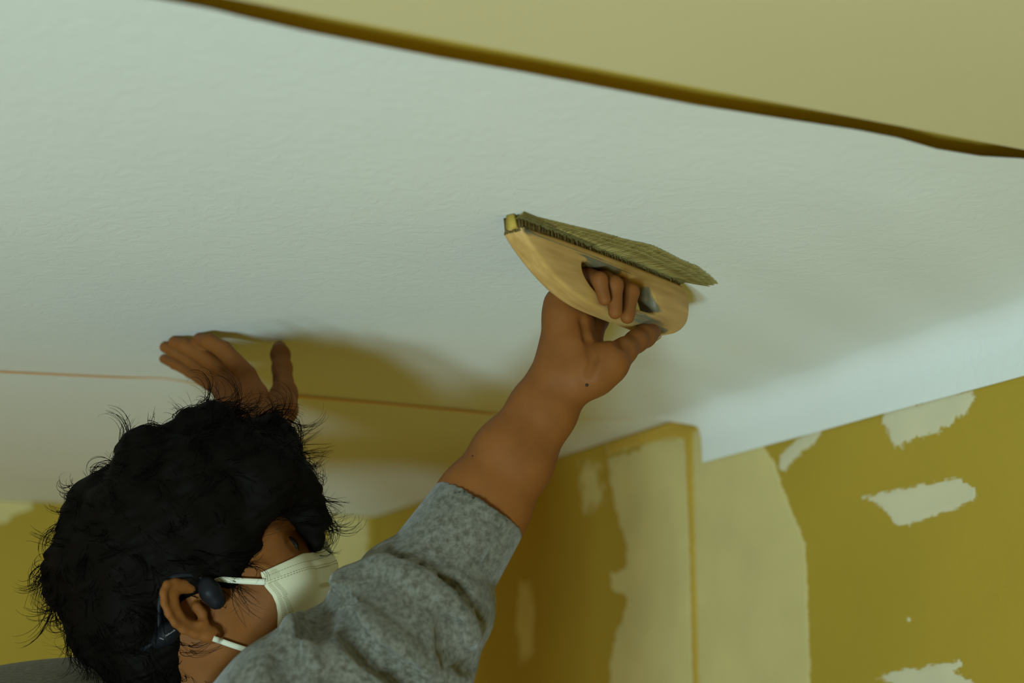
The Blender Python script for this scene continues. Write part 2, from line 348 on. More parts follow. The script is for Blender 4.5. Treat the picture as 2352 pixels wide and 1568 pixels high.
bmesh.ops.subdivide_edges(bmh, edges=[e for e in bmh.edges if e.calc_length() > 0.012], cuts=2)
for v in bmh.verts: x, y, z = v.co; v.co = (x, z, y)
bmesh.ops.recalc_face_normals(bmh, faces=bmh.faces[:]); bmh.to_mesh(me); bmh.free()
at = me.attributes.new('wear', 'FLOAT', 'POINT')
co = np.zeros(len(me.vertices)*3); me.vertices.foreach_get('co', co); co = co.reshape(-1, 3)
wv = np.zeros(len(co))
for (ax, az, bx_, bz_, r) in ((0.100, -0.0160, 0.150, -0.0180, 0.0042), (0.165, -0.054, 0.225, -0.056, 0.0065), (0.197, -0.026, 0.212, -0.040, 0.005), (0.012, -0.014, 0.03, -0.019, 0.004)):
    a = np.array([ax, az]); b_ = np.array([bx_, bz_]); e = b_-a; q = co[:, [0, 2]]-a; t = np.clip(q@e/(e@e), 0, 1); d = np.linalg.norm(q-t[:, None]*e, axis=1); wv = np.maximum(wv, np.clip(1.3-d/r, 0, 1))
at.data.foreach_set('value', wv.astype(np.float32))
me.materials.clear(); hd = link('handle', me, M_wood, brush); me.shade_smooth() if hasattr(me, 'shade_smooth') else None
me.set_sharp_from_angle(angle=math.radians(40))
# bristles: dense short hair between the wood and the ceiling, each lock its own tapered blade
V, F = [], []
def lock(x, y, z0, z1, lean, w_, d_):
    b = len(V)
    V.extend([(x-w_, y-d_, z0), (x+w_, y-d_, z0), (x+w_, y+d_, z0), (x-w_, y+d_, z0), (x-w_*0.6+lean[0], y-d_*0.7+lean[1], z1), (x+w_*0.6+lean[0], y-d_*0.7+lean[1], z1), (x+w_*0.6+lean[0], y+d_*0.7+lean[1], z1), (x-w_*0.6+lean[0], y+d_*0.7+lean[1], z1)])
    for f in ((4, 5, 6, 7), (0, 1, 5, 4), (1, 2, 6, 5), (2, 3, 7, 6), (3, 0, 4, 7)): F.append([b+i for i in f])
for i in range(150):                               # stiff roots standing on the wood
    x = 0.0075+0.2505*i/149
    for j in range(6):
        y = -0.0065+0.013*j/5
        lock(x+rng.normal()*0.0005, y, -0.016+0.004*x/0.27, -0.0026, (rng.normal()*0.0012-0.0012, rng.normal()*0.0008+0.0014), 0.0011, 0.0013)
link('bristle_roots', mesh_quads('bristle_roots', np.array(V), np.array(F)), M_brist, brush)
# long soft tips pressed flat and fanned out over the paper on the camera side
V, F = [], []
fan_u = [0.0, 0.01, 0.045, 0.100, 0.142, 0.176, 0.214, 0.240, 0.258]; fan_l = [0.009, 0.013, 0.024, 0.036, 0.046, 0.046, 0.043, 0.037, 0.030]
for i in range(700):
    u0 = 0.003+0.255*i/699; L = np.interp(u0, fan_u, fan_l)*(0.97+0.02*math.sin(u0*95)+rng.normal()*0.012)
    du = 0.002+0.034*max(0, (u0-0.13)/0.128)**1.5*rng.uniform(0.9, 1.06)-0.004*max(0, 1-u0/0.05)
    for lay in range(3):
        b = len(V); w_ = 0.0008*rng.uniform(0.8, 1.3); Lk = L*(1.0-0.16*lay)*rng.uniform(0.98, 1.015)
        zt = -0.0026-0.0006*lay
        row = [(u0, 0.0058, -0.0070), (u0+du*0.15, 0.0105, -0.0046), (u0+du*0.5, max(0.014, Lk*0.55), zt-0.0006), (u0+du, max(0.016, Lk), zt)]
        for k, (xx, yy, z_) in enumerate(row):
            ww = w_*(1.0, 1.05, 0.9, 0.25)[k]; V.extend([(xx-ww, yy, z_), (xx+ww, yy, z_), (xx, yy, z_+0.0003)])
        for k in range(3):
            for q in range(3): F.append([b+k*3+q, b+k*3+(q+1) % 3, b+k*3+3+(q+1) % 3, b+k*3+3+q])
link('bristle_tips', mesh_quads('bristle_tips', np.array(V), np.array(F)), M_tips, brush)
V, F = [], []
lock(0.0035, 0.002, -0.0135, -0.0030, (-0.003, 0.001), 0.0022, 0.0050)
link('bristle_end', mesh_quads('bristle_end', np.array(V), np.array(F)), M_bristend, brush)

# ------------------------------------------------------------------ implicit modelling (smooth unions of tapered limbs, meshed with surface nets)
class Field:
    def __init__(s): s.ops = []
    def add(s, fn, k=0.01): s.ops.append(('u', fn, k)); return s
    def cut(s, fn, k=0.008): s.ops.append(('s', fn, k)); return s
    def ev(s, P, sel=None):
        d = None
        for i, (op, fn, k) in enumerate(s.ops):
            if sel is not None and not sel[i]: continue
            v = fn(P)
            if op == 'u':
                if d is None: d = v
                else:
                    h = np.clip(0.5+0.5*(d-v)/k, 0, 1); d = d*(1-h)+v*h-k*h*(1-h)
            elif d is not None:
                h = np.clip(0.5-0.5*(d+v)/k, 0, 1); d = d*(1-h)-v*h+k*h*(1-h)
        return np.full(len(P), 1.0) if d is None else d
    def mesh(s, lo, hi, h, disp=None):
        lo = np.array(lo, float); hi = np.array(hi, float); B = 20
        nb = np.ceil((hi-lo)/h/B).astype(int); n = nb*B+1
        F = np.ones(n, np.float32)
        bi = np.stack(np.meshgrid(*[np.arange(k) for k in nb], indexing='ij'), -1).reshape(-1, 3)
        C = lo+(bi+0.5)*B*h; R = B*h*0.87
        cv = np.stack([fn(C) for _, fn, _ in s.ops], 1)
        full = s.ev(C)
        g = np.stack(np.meshgrid(*[np.arange(B+1)]*3, indexing='ij'), -1).reshape(-1, 3)
        ks = np.array([k for _, _, k in s.ops])
        for q in range(len(bi)):
            sl = tuple(slice(bi[q, i]*B, bi[q, i]*B+B+1) for i in range(3))
            if abs(full[q]) > R*1.6+0.03:
                F[sl] = np.where(full[q] > 0, 1, -1) if True else 0; continue
            sel = cv[q] < R*1.25+ks+0.012
            P = lo+(g+bi[q]*B)*h
            v = s.ev(P, sel)
            if disp is not None: v = v-disp(P)
            F[sl] = v.reshape(B+1, B+1, B+1)
        return surface_net(F, lo, h)
def surface_net(F, lo, h):
    S = F < 0; n = np.array(F.shape)
    c = np.zeros(n-1, np.uint8)
    for dx in (0, 1):
        for dy in (0, 1):
            for dz in (0, 1): c += S[dx:n[0]-1+dx, dy:n[1]-1+dy, dz:n[2]-1+dz]
    act = (c > 0) & (c < 8); ci = np.argwhere(act); idx = np.full(n-1, -1, np.int64); idx[act] = np.arange(len(ci))
    acc = np.zeros((len(ci), 3)); cnt = np.zeros(len(ci))
    cor = [(a, b, d) for a in (0, 1) for b in (0, 1) for d in (0, 1)]
    for a in cor:
        for ax in range(3):
            if a[ax]: continue
            b = list(a); b[ax] = 1
            fa = F[ci[:, 0]+a[0], ci[:, 1]+a[1], ci[:, 2]+a[2]]; fb = F[ci[:, 0]+b[0], ci[:, 1]+b[1], ci[:, 2]+b[2]]
            x = (fa < 0) != (fb < 0); t = np.where(x, fa/np.where(x, fa-fb, 1), 0)
            p = np.tile(np.array(a, float), (len(ci), 1)); p[:, ax] += t
            acc[x] += p[x]; cnt[x] += 1
    V = lo+(ci+acc/cnt[:, None])*h
    Q = []
    for ax in range(3):
        o1, o2 = [(1, 2), (2, 0), (0, 1)][ax]
        sl0 = [slice(None)]*3; sl1 = [slice(None)]*3; sl0[ax] = slice(0, -1); sl1[ax] = slice(1, None)
        e = S[tuple(sl0)] != S[tuple(sl1)]; ei = np.argwhere(e)
        ok = (ei[:, o1] > 0) & (ei[:, o2] > 0) & (ei[:, o1] < n[o1]-1) & (ei[:, o2] < n[o2]-1); ei = ei[ok]
        def at_(d1, d2): q = ei.copy(); q[:, o1] -= d1; q[:, o2] -= d2; return idx[q[:, 0], q[:, 1], q[:, 2]]
        q = np.stack([at_(1, 1), at_(0, 1), at_(0, 0), at_(1, 0)], 1)
        flip = ~S[ei[:, 0], ei[:, 1], ei[:, 2]]; q[flip] = q[flip][:, ::-1]; Q.append(q)
    Q = np.concatenate(Q); Q = Q[(Q >= 0).all(1)]
    return V, Q
def relax(V, Q, it=2, lam=0.5):
    E = np.concatenate([Q[:, [i, (i+1) % 4]] for i in range(4)])
    for _ in range(it):
        A = np.zeros_like(V); C = np.zeros(len(V))
        np.add.at(A, E[:, 0], V[E[:, 1]]); np.add.at(A, E[:, 1], V[E[:, 0]]); np.add.at(C, E[:, 0], 1); np.add.at(C, E[:, 1], 1)
        V = V+lam*(A/np.maximum(C, 1)[:, None]-V)
    return V
def rcone(a, b, ra, rb):
    a = np.asarray(a, float); b = np.asarray(b, float); e = b-a; L2 = e@e
    def f(P):
        t = np.clip(((P-a)@e)/L2, 0, 1); d = P-a-t[:, None]*e
        return np.sqrt((d*d).sum(1))-(ra+(rb-ra)*t)
    return f
def chain(fl, pts, k=0.006):
    for (a, ra), (b, rb) in zip(pts[:-1], pts[1:]): fl.add(rcone(a, b, ra, rb), k)
def ell(c, r, M=None):
    c = np.asarray(c, float); r = np.asarray(r, float)
    def f(P):
        q = P-c
        if M is not None: q = q@M
        k0 = np.sqrt(((q/r)**2).sum(1)); k1 = np.sqrt(((q/(r*r))**2).sum(1))+1e-9
        return k0*(k0-1)/k1
    return f
def plane_cut(p, nrm):
    p = np.asarray(p, float); nrm = np.asarray(nrm, float)/np.linalg.norm(nrm)
    return lambda P: -((P-p)@nrm)              # solid on the +nrm side
def surf_px(fl, x, y, d0=0.9, d1=2.2):
    """depth of the first surface met along a photo ray"""
    d = d0
    for _ in range(160):
        v = float(fl.ev(px(x, y, d)[None, :])[0])
        if v < 0.0003: return d
        d += max(v*0.8, 0.0005)
        if d > d1: break
    return None
def P4(x, y, d, r): return (px(x, y, d), r)

def skin_mat():
    M = new_mat('skin', (0.205, 0.070, 0.0145), 0.6, 0.10, 45.0, 0.10, 500, spec=0.15, sss=0.10)
    return M
M_skin = skin_mat()
M_nail = new_mat('nail', (0.36, 0.20, 0.10), 0.3, spec=0.5)
M_hair = new_mat('black_hair', (0.0045, 0.0032, 0.0022), 0.65, spec=0.04)
M_mask = None
M_navy = new_mat('navy_plastic', (0.009, 0.009, 0.011), 0.5, spec=0.15)

# ---- the person -----------------------------------------------------------
person = bpy.data.objects.new('person', None); COL.objects.link(person)
tag(person, 'dark-haired person in grey sweatshirt and white face mask, both arms raised to the ceiling', 'person')
bodyV, bodyQ = [], []
def add_body(V, Q):
    off = sum(len(v) for v in bodyV); bodyV.append(V); bodyQ.append(Q+off)

# right forearm and hand
wr_c = px(1283, 872, 1.362)
fa = Field()
AX = np.array([-0.537, 0.844]); PE = np.array([0.844, 0.537])
def arm_pt(t, off, d): x, y = np.array([1286, 880])+AX*t+PE*off; return px(x, y, d)
for off, sgn in ((-1, 1), (1, 1)):
    chain(fa, [(arm_pt(-10, off*20, 1.360), 0.0180), (arm_pt(70, off*23, 1.356), 0.0190), (arm_pt(200, off*26, 1.345), 0.0245), (arm_pt(330, off*28, 1.335), 0.0290), (arm_pt(600, off*24, 1.305), 0.036)], 0.014)
hand = fa
# palm
chain(hand, [P4(1276, 862, 1.362, 0.0205), P4(1291, 800, 1.366, 0.0180), P4(1293, 725, 1.371, 0.0160), P4(1288, 694, 1.374, 0.0140)], 0.012)
chain(hand, [P4(1300, 862, 1.362, 0.0210), P4(1318, 800, 1.366, 0.0175), P4(1318, 735, 1.380, 0.0150), P4(1312, 690, 1.388, 0.0135)], 0.010)
chain(hand, [P4(1330, 860, 1.366, 0.0170), P4(1345, 800, 1.384, 0.0140), P4(1345, 750, 1.400, 0.0130), P4(1340, 700, 1.405, 0.0125)], 0.010)
# thenar and thumb
chain(hand, [P4(1322, 878, 1.360, 0.0180), P4(1362, 856, 1.352, 0.0190), P4(1398, 832, 1.352, 0.0180)], 0.010)
chain(hand, [P4(1398, 832, 1.353, 0.0165), P4(1432, 806, 1.362, 0.0110), P4(1462, 783, 1.380, 0.0094), P4(1480, 772, 1.394, 0.0096), P4(1497, 764, 1.404, 0.0082)], 0.006)
# fingers through the grip hole: little, ring, middle curl down over the lower bar; index lies behind the brush
chain(hand, [P4(1288, 694, 1.376, 0.0105), P4(1337, 628, 1.372, 0.0080), P4(1377, 643, 1.344, 0.0066), P4(1389, 688, 1.3405, 0.0055)], 0.004)
chain(hand, [P4(1312, 690, 1.390, 0.0105), P4(1362, 626, 1.384, 0.0082), P4(1411, 654, 1.3555, 0.0074), P4(1413, 717, 1.350, 0.0062)], 0.004)
chain(hand, [P4(1335, 695, 1.407, 0.0105), P4(1404, 640, 1.405, 0.0080), P4(1449, 670, 1.380, 0.0072), P4(1441, 728, 1.368, 0.0062)], 0.004)
chain(hand, [P4(1352, 775, 1.392, 0.0115), P4(1370, 735, 1.412, 0.0105), P4(1400, 685, 1.428, 0.0085), P4(1428, 652, 1.434, 0.0070)], 0.005)
# creases between the pads, at the wrist and at the thumb root
hb = Field(); hb.ops = list(hand.ops)
for pts, r, dp in (([(1340, 738), (1350, 775), (1361, 822), (1352, 858)], 0.0026, 0.40), ([(1418, 776), (1425, 792)], 0.0020, 0.3)):
    PP = [px(x, y, (surf_px(hb, x, y, 1.1) or 1.34)-r*(1-2*dp)) for x, y in pts]
    for a_, b_ in zip(PP[:-1], PP[1:]): hand.cut(rcone(a_, b_, r, r), 0.006)
V, Q = hand.mesh(px(1350, 900, 1.36)-0.30, px(1350, 640, 1.36)+0.13, 0.0017)
V = relax(V, Q, 1, 0.4); add_body(V, Q)

# left hand flat under the ceiling paper, seen from its back, and forearm behind the head
lh = Field()
ct = lambda x, y, r: (px_ceil(x, y, CEIL-0.0025-r), r)       # a fingertip just under the paper
def tipz(x, y, r):
    p = px_ceil(x, y); p = px_ceil(x, y, CEIL-0.0032-r); return (p, r)
chain(lh, [P4(612, 1030, 1.550, 0.0205), P4(604, 985, 1.556, 0.0195), P4(590, 930, 1.572, 0.0160), P4(566, 868, 1.590, 0.0118)], 0.012)
chain(lh, [P4(590, 1030, 1.556, 0.0205), P4(580, 985, 1.560, 0.0180), P4(562, 930, 1.580, 0.0145), P4(536, 868, 1.602, 0.0112)], 0.012)
chain(lh, [P4(577, 985, 1.570, 0.0140), P4(543, 930, 1.592, 0.0120), P4(516, 880, 1.612, 0.0100)], 0.012)
chain(lh, [P4(572, 990, 1.575, 0.0130), P4(531, 930, 1.604, 0.0105), P4(502, 890, 1.630, 0.0088)], 0.012)
chain(lh, [P4(494, 888, 1.640, 0.0082), P4(438, 853, 1.688, 0.0068), P4(402, 835, 1.706, 0.0062), tipz(376, 824, 0.0052)], 0.003)
chain(lh, [P4(508, 874, 1.624, 0.0092), P4(440, 826, 1.654, 0.0076), P4(404, 806, 1.660, 0.0072), tipz(379, 797, 0.0060)], 0.003)
chain(lh, [P4(528, 862, 1.608, 0.0102), P4(460, 812, 1.630, 0.0084), P4(424, 794, 1.636, 0.0079), tipz(400, 786, 0.0066)], 0.0025)
chain(lh, [P4(564, 860, 1.588, 0.0108), P4(512, 802, 1.604, 0.0088), P4(480, 785, 1.614, 0.0081), tipz(456, 780, 0.0068)], 0.0025)
chain(lh, [P4(612, 985, 1.562, 0.0160), P4(646, 940, 1.580, 0.0155), P4(652, 905, 1.600, 0.0130), P4(648, 845, 1.636, 0.0094), P4(644, 815, 1.656, 0.0092), tipz(642, 800, 0.0080)], 0.008)
chain(lh, [P4(600, 1000, 1.558, 0.0235), P4(602, 1060, 1.555, 0.0260), P4(600, 1200, 1.55, 0.034)], 0.014)
for pts, r in (([(626, 868), (628, 905), (632, 940)], 0.0035), ([(512, 842), (528, 866), (532, 885)], 0.0028), ([(488, 858), (496, 880)], 0.0022)):
    lb = Field(); lb.ops = list(lh.ops)
    PP = [px(x, y, (surf_px(lb, x, y, 1.3) or 1.6)-r*0.2) for x, y in pts]
    for a_, b_ in zip(PP[:-1], PP[1:]): lh.cut(rcone(a_, b_, r, r), 0.006)
V, Q = lh.mesh(px(540, 960, 1.62)-np.array([0.16, 0.17, 0.15]), px(540, 960, 1.62)+np.array([0.16, 0.17, 0.14]), 0.0018)
V = relax(V, Q, 1, 0.4); add_body(V, Q)

# ---- head: local frame x forward, y to his left (away from the camera), z up
TH = math.radians(33); GA = math.radians(9)
hx = math.cos(TH)*RGT+math.sin(TH)*UPV; hz = -math.sin(TH)*RGT+math.cos(TH)*UPV
hy0 = FWD.copy()
hX = math.cos(GA)*hx+math.sin(GA)*hy0; hY = np.cross(hz, hX); hZ = hz
HM = np.stack([hX, hY, hZ], 1)              # columns
D_EAR = 1.33
H0 = px(450, 1400, D_EAR)+hY*0.078
def Hw(P): return H0+np.asarray(P)@HM.T      # local -> world
def hpx(x, y, yl):
    """photo pixel -> head-local point lying at lateral offset yl"""
    d = pray(x, y); o = EYE-H0; t = (yl-o@hY)/(d@hY); p = o+d*t; return np.array([p@hX, yl, p@hZ])
hf = Field()
hf.add(ell((0.002, 0, 0.052), (0.103, 0.077, 0.092)), 0.02)
hf.add(ell((0.052, 0, -0.005), (0.056, 0.064, 0.080)), 0.03)
hf.add(rcone((0.000, 0, 0.0), (0.03, 0, -0.05), 0.068, 0.052), 0.03)
for s in (-1, 1):
    hf.add(rcone((0.005, s*0.050, -0.035), (0.070, s*0.022, -0.098), 0.020, 0.018), 0.025)
    hf.add(ell((0.062, s*0.042, -0.025), (0.032, 0.026, 0.040)), 0.02)
    hf.add(rcone((0.093, s*0.012, 0.024), (0.082, s*0.045, 0.018), 0.010, 0.010), 0.012)
hf.add(ell((0.090, 0, -0.100), (0.018, 0.022, 0.018)), 0.02)
hf.add(rcone((0.097, 0, 0.006), (0.108, 0, -0.034), 0.0075, 0.0105), 0.010)
for s in (-1, 1): hf.add(ell((0.103, s*0.013, -0.038), (0.010, 0.009, 0.008)), 0.008)
hf.add(ell((0.100, 0, -0.064), (0.016, 0.026, 0.012)), 0.012)
for s in (-1, 1): hf.cut(ell((0.108, s*0.034, 0.000), (0.016, 0.017, 0.011)), 0.010)
for s in (-1, 1): hf.add(ell((0.0875, s*0.033, 0.000), (0.0125, 0.0135, 0.0115)), 0.004)
hf.add(rcone((-0.012, 0, -0.03), (-0.075, 0, -0.19), 0.056, 0.060), 0.03)
# right ear (towards the camera)
eo = lambda x, y, yl=-0.080: hpx(x, y, yl)
hel = [(440, 1345, -.080), (425, 1338, -.084), (402, 1335, -.090), (383, 1341, -.095), (375, 1360, -.098), (377, 1384, -.099), (387, 1409, -.098), (402, 1431, -.095), (422, 1446, -.091), (448, 1455, -.087), (474, 1460, -.084), (491, 1462, -.081)]
hr = [0.0030]*8+[0.0034, 0.0040, 0.0048, 0.0050]
for (a, b, ra, rb) in zip(hel[:-1], hel[1:], hr[:-1], hr[1:]): hf.add(rcone(eo(*a), eo(*b), ra, rb), 0.003)
ant = [(412, 1352, -.084), (400, 1366, -.089), (405, 1388, -.090), (418, 1407, -.089), (436, 1421, -.086), (458, 1428, -.085), (472, 1429, -.083)]
for a, b in zip(ant[:-1], ant[1:]): hf.add(rcone(eo(*a), eo(*b), 0.0036, 0.0036), 0.003)
for a, b in (((384, 1365, -.092), (430, 1440, -.084)), ((395, 1350, -.088), (440, 1350, -.078)), ((400, 1380, -.086), (450, 1440, -.080)), ((430, 1440, -.083), (485, 1455, -.078))):
    hf.add(rcone(eo(*a), eo(*b), 0.0030, 0.0040), 0.004)
for a, b in (((386, 1350, -.089), (394, 1395, -.091)), ((392, 1395, -.091), (424, 1436, -.086)), ((424, 1436, -.085), (478, 1452, -.080)), ((404, 1345, -.086), (432, 1352, -.080))):
    hf.add(rcone(eo(*a), eo(*b), 0.0050, 0.0050), 0.004)
hf.add(ell(eo(487, 1457, -.081), (0.0075, 0.0048, 0.0070)), 0.004)
hf.cut(ell(eo(444, 1393, -.086), (0.0090, 0.0120, 0.0130)), 0.004)
hf.add(rcone(eo(452, 1392, -.078), eo(466, 1408, -.080), 0.0045, 0.0048), 0.005)
# left ear, simple, hidden from the camera
hf.add(ell((-0.012, 0.084, -0.004), (0.018, 0.008, 0.030)), 0.006)
V, Q = hf.mesh((-0.16, -0.115, -0.20), (0.14, 0.11, 0.16), 0.0021)
V = relax(V, Q, 1, 0.3); add_body(Hw(V), Q)
# ---- torso under the clothes (coarse) joins the limbs into one body
NB = Hw([(-0.06, 0, -0.165)])[0]             # base of the neck
SR = px(655, 1612, 1.225); SL = px(545, 1560, 1.56); EL = px(948, 1478, 1.285); ELL = px(640, 1330, 1.66)
LAT = SL-SR; LAT[2] = 0; LAT /= np.linalg.norm(LAT); FRONT = np.cross(LAT, [0, 0, 1.0]); FRONT = -FRONT if FRONT@RGT < 0 else FRONT
mid = (SR+SL)/2; mid[2] = min(SR[2], SL[2])
HIP = np.array([mid[0], mid[1], 0.92])-FRONT*0.04
tb = Field()
for s in (-0.08, 0.08): tb.add(rcone(mid+LAT*s-np.array([0, 0, 0.13]), HIP+LAT*s*0.9, 0.095, 0.085), 0.05)
tb.add(rcone(NB, mid-np.array([0, 0, 0.10]), 0.05, 0.09), 0.05)
chain(tb, [(px(640, 1650, 1.245), 0.040), (px(905, 1490, 1.29), 0.028), (px(960, 1460, 1.295), 0.026), (arm_pt(450, 0, 1.325), 0.034)], 0.02)
chain(tb, [(SL-np.array([0, 0, 0.03]), 0.045), (ELL, 0.035), (px(602, 1150, 1.578), 0.033)], 0.03)
for s in (-1, 1):
    hp = HIP+LAT*s*0.09; chain(tb, [(hp, 0.085), (hp+FRONT*0.02+np.array([0, 0, -0.42]), 0.055), (hp+np.array([0, 0, -0.86]), 0.038), (hp+FRONT*0.10+np.array([0, 0, -0.885]), 0.030)], 0.03)
lo_ = np.minimum.reduce([SR, SL, EL, HIP, ELL])-0.2; hi_ = np.maximum.reduce([SR, SL, EL, HIP, ELL, arm_pt(430, 0, 1.325), px(602, 1150, 1.578)])+0.06; lo_[2] = 0.0
V, Q = tb.mesh(lo_, hi_, 0.012); add_body(V, Q)
body = link('body', mesh_quads('body', np.concatenate(bodyV), np.concatenate(bodyQ)), M_skin, person, True)

# ---- sweatshirt
def cloth_mat():
    M = new_mat('heather_grey_fleece', (0.2, 0.2, 0.19), 0.95, spec=0.1); nt = M.node_tree; b = nt.nodes['Principled BSDF']
    b.inputs['Sheen Weight'].default_value = 0.25; b.inputs['Sheen Roughness'].default_value = 0.5
    tc = nt.nodes.new('ShaderNodeTexCoord')
    n = nt.nodes.new('ShaderNodeTexNoise'); n.inputs['Scale'].default_value = 190; n.inputs['Detail'].default_value = 5; n.inputs['Roughness'].default_value = 0.65
    nt.links.new(tc.outputs['Object'], n.inputs['Vector'])
    r = nt.nodes.new('ShaderNodeValToRGB'); r.color_ramp.elements[0].position = 0.36; r.color_ramp.elements[1].position = 0.64
    r.color_ramp.elements[0].color = (0.078, 0.070, 0.048, 1); r.color_ramp.elements[1].color = (0.175, 0.166, 0.134, 1)
    nt.links.new(n.outputs['Fac'], r.inputs[0]); nt.links.new(r.outputs[0], b.inputs['Base Color'])
    n2 = nt.nodes.new('ShaderNodeTexNoise'); n2.inputs['Scale'].default_value = 900; n2.inputs['Detail'].default_value = 3; nt.links.new(tc.outputs['Object'], n2.inputs['Vector'])
    bp = nt.nodes.new('ShaderNodeBump'); bp.inputs['Strength'].default_value = 0.35; bp.inputs['Distance'].default_value = 0.001
    nt.links.new(n2.outputs['Fac'], bp.inputs['Height']); nt.links.new(bp.outputs[0], b.inputs['Normal'])
    return M
M_cloth = cloth_mat()
sw = Field()
cuff_a, cuff_b = arm_pt(335, 0, 1.335), arm_pt(560, -2, 1.314)
# torso, shoulders, back
for s in (-0.08, 0.08): sw.add(rcone(mid+LAT*s-np.array([0, 0, 0.13]), HIP+LAT*s*0.9-np.array([0, 0, 0.06]), 0.115, 0.110), 0.06)
CM = np.stack([RGT, FWD, UPV], 1)
sw.add(ell(px(165, 1655, 1.43), (0.175, 0.17, 0.048), CM), 0.03)
sw.add(ell(px(350, 1665, 1.42), (0.10, 0.17, 0.048), CM), 0.03)
chain(sw, [(px(560, 1730, 1.27), 0.060), (px(684, 1642, 1.235), 0.0625), (px(812, 1538, 1.262), 0.0580), (px(905, 1470, 1.280), 0.054)], 0.02)
chain(sw, [(px(905, 1470, 1.280), 0.050), (px(955, 1500, 1.283), 0.046), (px(960, 1545, 1.28), 0.042)], 0.02)
chain(sw, [(px(955, 1480, 1.285), 0.050), (px(968, 1402, 1.305), 0.0535)], 0.012)
sw.add(rcone(px(990, 1392, 1.304), px(952, 1378, 1.308), 0.0545, 0.0560), 0.006)
# upper and lower gather at the cuff
sw.add(rcone(px(872, 1300, 1.325), px(905, 1325, 1.285), 0.0140, 0.0170), 0.010)
sw.add(rcone(cuff_a, arm_pt(535, -2, 1.316), 0.0425, 0.0485), 0.003)
# left sleeve
chain(sw, [(SL-np.array([0, 0, 0.02]), 0.070), (ELL, 0.055), (px(600, 1090, 1.60), 0.042), (px(600, 1030, 1.595), 0.034)], 0.03)
sw.add(ell(px(528, 1004, 1.60), (0.020, 0.022, 0.017), CM), 0.012)
sw.add(rcone(px(655, 1015, 1.585), px(652, 1050, 1.585), 0.008, 0.012), 0.010)
base = Field(); base.ops = list(sw.ops)
def fold(pts, r, depth=0.35, k=0.014):
    depth = min(1.0, depth+0.12); k = k*0.7
    """a groove pressed into the cloth along photo points"""
    P = []
    for x, y in pts:
        d = surf_px(base, x, y)
        if d is None: continue
        P.append(px(x, y, d-r*(1-2*depth)))
    for a, b in zip(P[:-1], P[1:]): sw.cut(rcone(a, b, r, r), k)
def ridge(pts, r, depth=0.5, k=0.012):
    P = []
    for x, y in pts:
        d = surf_px(base, x, y)
        if d is None: continue
        P.append(px(x, y, d+r*depth))
    for a, b in zip(P[:-1], P[1:]): sw.add(rcone(a, b, r, r), k)
ridge([(846, 1320), (800, 1345), (762, 1372), (750, 1420)], 0.014, 0.6)
ridge([(722, 1395), (692, 1440), (690, 1500), (712, 1566)], 0.012, 0.7)
ridge([(812, 1425), (850, 1462), (905, 1500), (960, 1530)], 0.014, 0.6)
ridge([(884, 1300), (930, 1322), (975, 1345), (1020, 1375), (1052, 1415), (1076, 1450)], 0.012, 0.35, 0.008)
fold([(742, 1375), (732, 1410), (722, 1448)], 0.013, 0.6, 0.018)
fold([(782, 1372), (792, 1395), (812, 1412)], 0.008, 0.75, 0.010)
fold([(800, 1436), (822, 1470), (851, 1500), (890, 1525), (925, 1546), (958, 1570)], 0.009, 0.65, 0.014)
fold([(655, 1490), (664, 1530), (676, 1580)], 0.010, 0.45, 0.016)
fold([(1020, 1412), (1014, 1450), (1016, 1490), (1024, 1520)], 0.005, 0.7, 0.008)
fold([(1046, 1505), (1066, 1518), (1085, 1520)], 0.008, 0.7, 0.010)
fold([(1046, 1430), (1048, 1470)], 0.006, 0.5, 0.010)
fold([(1030, 1345), (1060, 1368)], 0.006, 0.6, 0.010)
fold([(720, 1566), (780, 1560), (830, 1575)], 0.008, 0.6, 0.012)
fold([(884, 1272), (925, 1290), (965, 1310), (1000, 1332), (1030, 1354), (1065, 1395), (1094, 1430)], 0.0035, 0.45, 0.006)
# open the cuff: flat rim, hollow around the forearm
axis = (cuff_a-cuff_b)/np.linalg.norm(cuff_a-cuff_b)
sw.cut(lambda P, o=cuff_a, a=axis: np.maximum(-((P-o)@a), np.linalg.norm(P-o, axis=1)-0.09), 0.003)
sw.cut(rcone(cuff_a-axis*0.05, cuff_a+axis*0.02, 0.0375, 0.0380), 0.002)
sw.cut(rcone(px(603, 1010, 1.590), px(600, 1060, 1.588), 0.0275, 0.0300), 0.004)
ld = np.array([0, 0, 1.0]); 
sw.cut(lambda P, o=px(598, 1004, 1.595): np.maximum(-((P-o)@UPV), np.linalg.norm((P-o), axis=1)-0.032), 0.006)
# neck opening
sw.cut(rcone(Hw([(-0.045, 0, -0.10)])[0], Hw([(-0.095, 0, -0.24)])[0], 0.064, 0.066), 0.006)
def cdisp(P): return 0.0011*vnoise(P, 45, 31)*0.6
pts = np.stack([SR, SL, ELL, EL, HIP, cuff_a, px(-60, 1650, 1.43), px(600, 1000, 1.6), px(1090, 1520, 1.28)])
lo_ = pts.min(0)-0.14; hi_ = pts.max(0)+0.07; lo_[2] = max(0.86, HIP[2]-0.10)
# visible upper part fine, lower torso coarse
zc = px(600, 1800, 1.25)[2]
lo1 = lo_.copy(); lo1[2] = zc
V, Q = sw.mesh(lo1, hi_, 0.0029, cdisp); V = relax(V, Q, 2, 0.5)
hi2 = hi_.copy(); hi2[2] = zc+0.02
V2, Q2 = sw.mesh(lo_, hi2, 0.010)
shirt = link('sweatshirt', mesh_quads('sweatshirt', np.concatenate([V, V2]), np.concatenate([Q, Q2+len(V)])), M_cloth, person, True)
shirt['label'] = 'heather grey fleece sweatshirt with pushed-up sleeve'
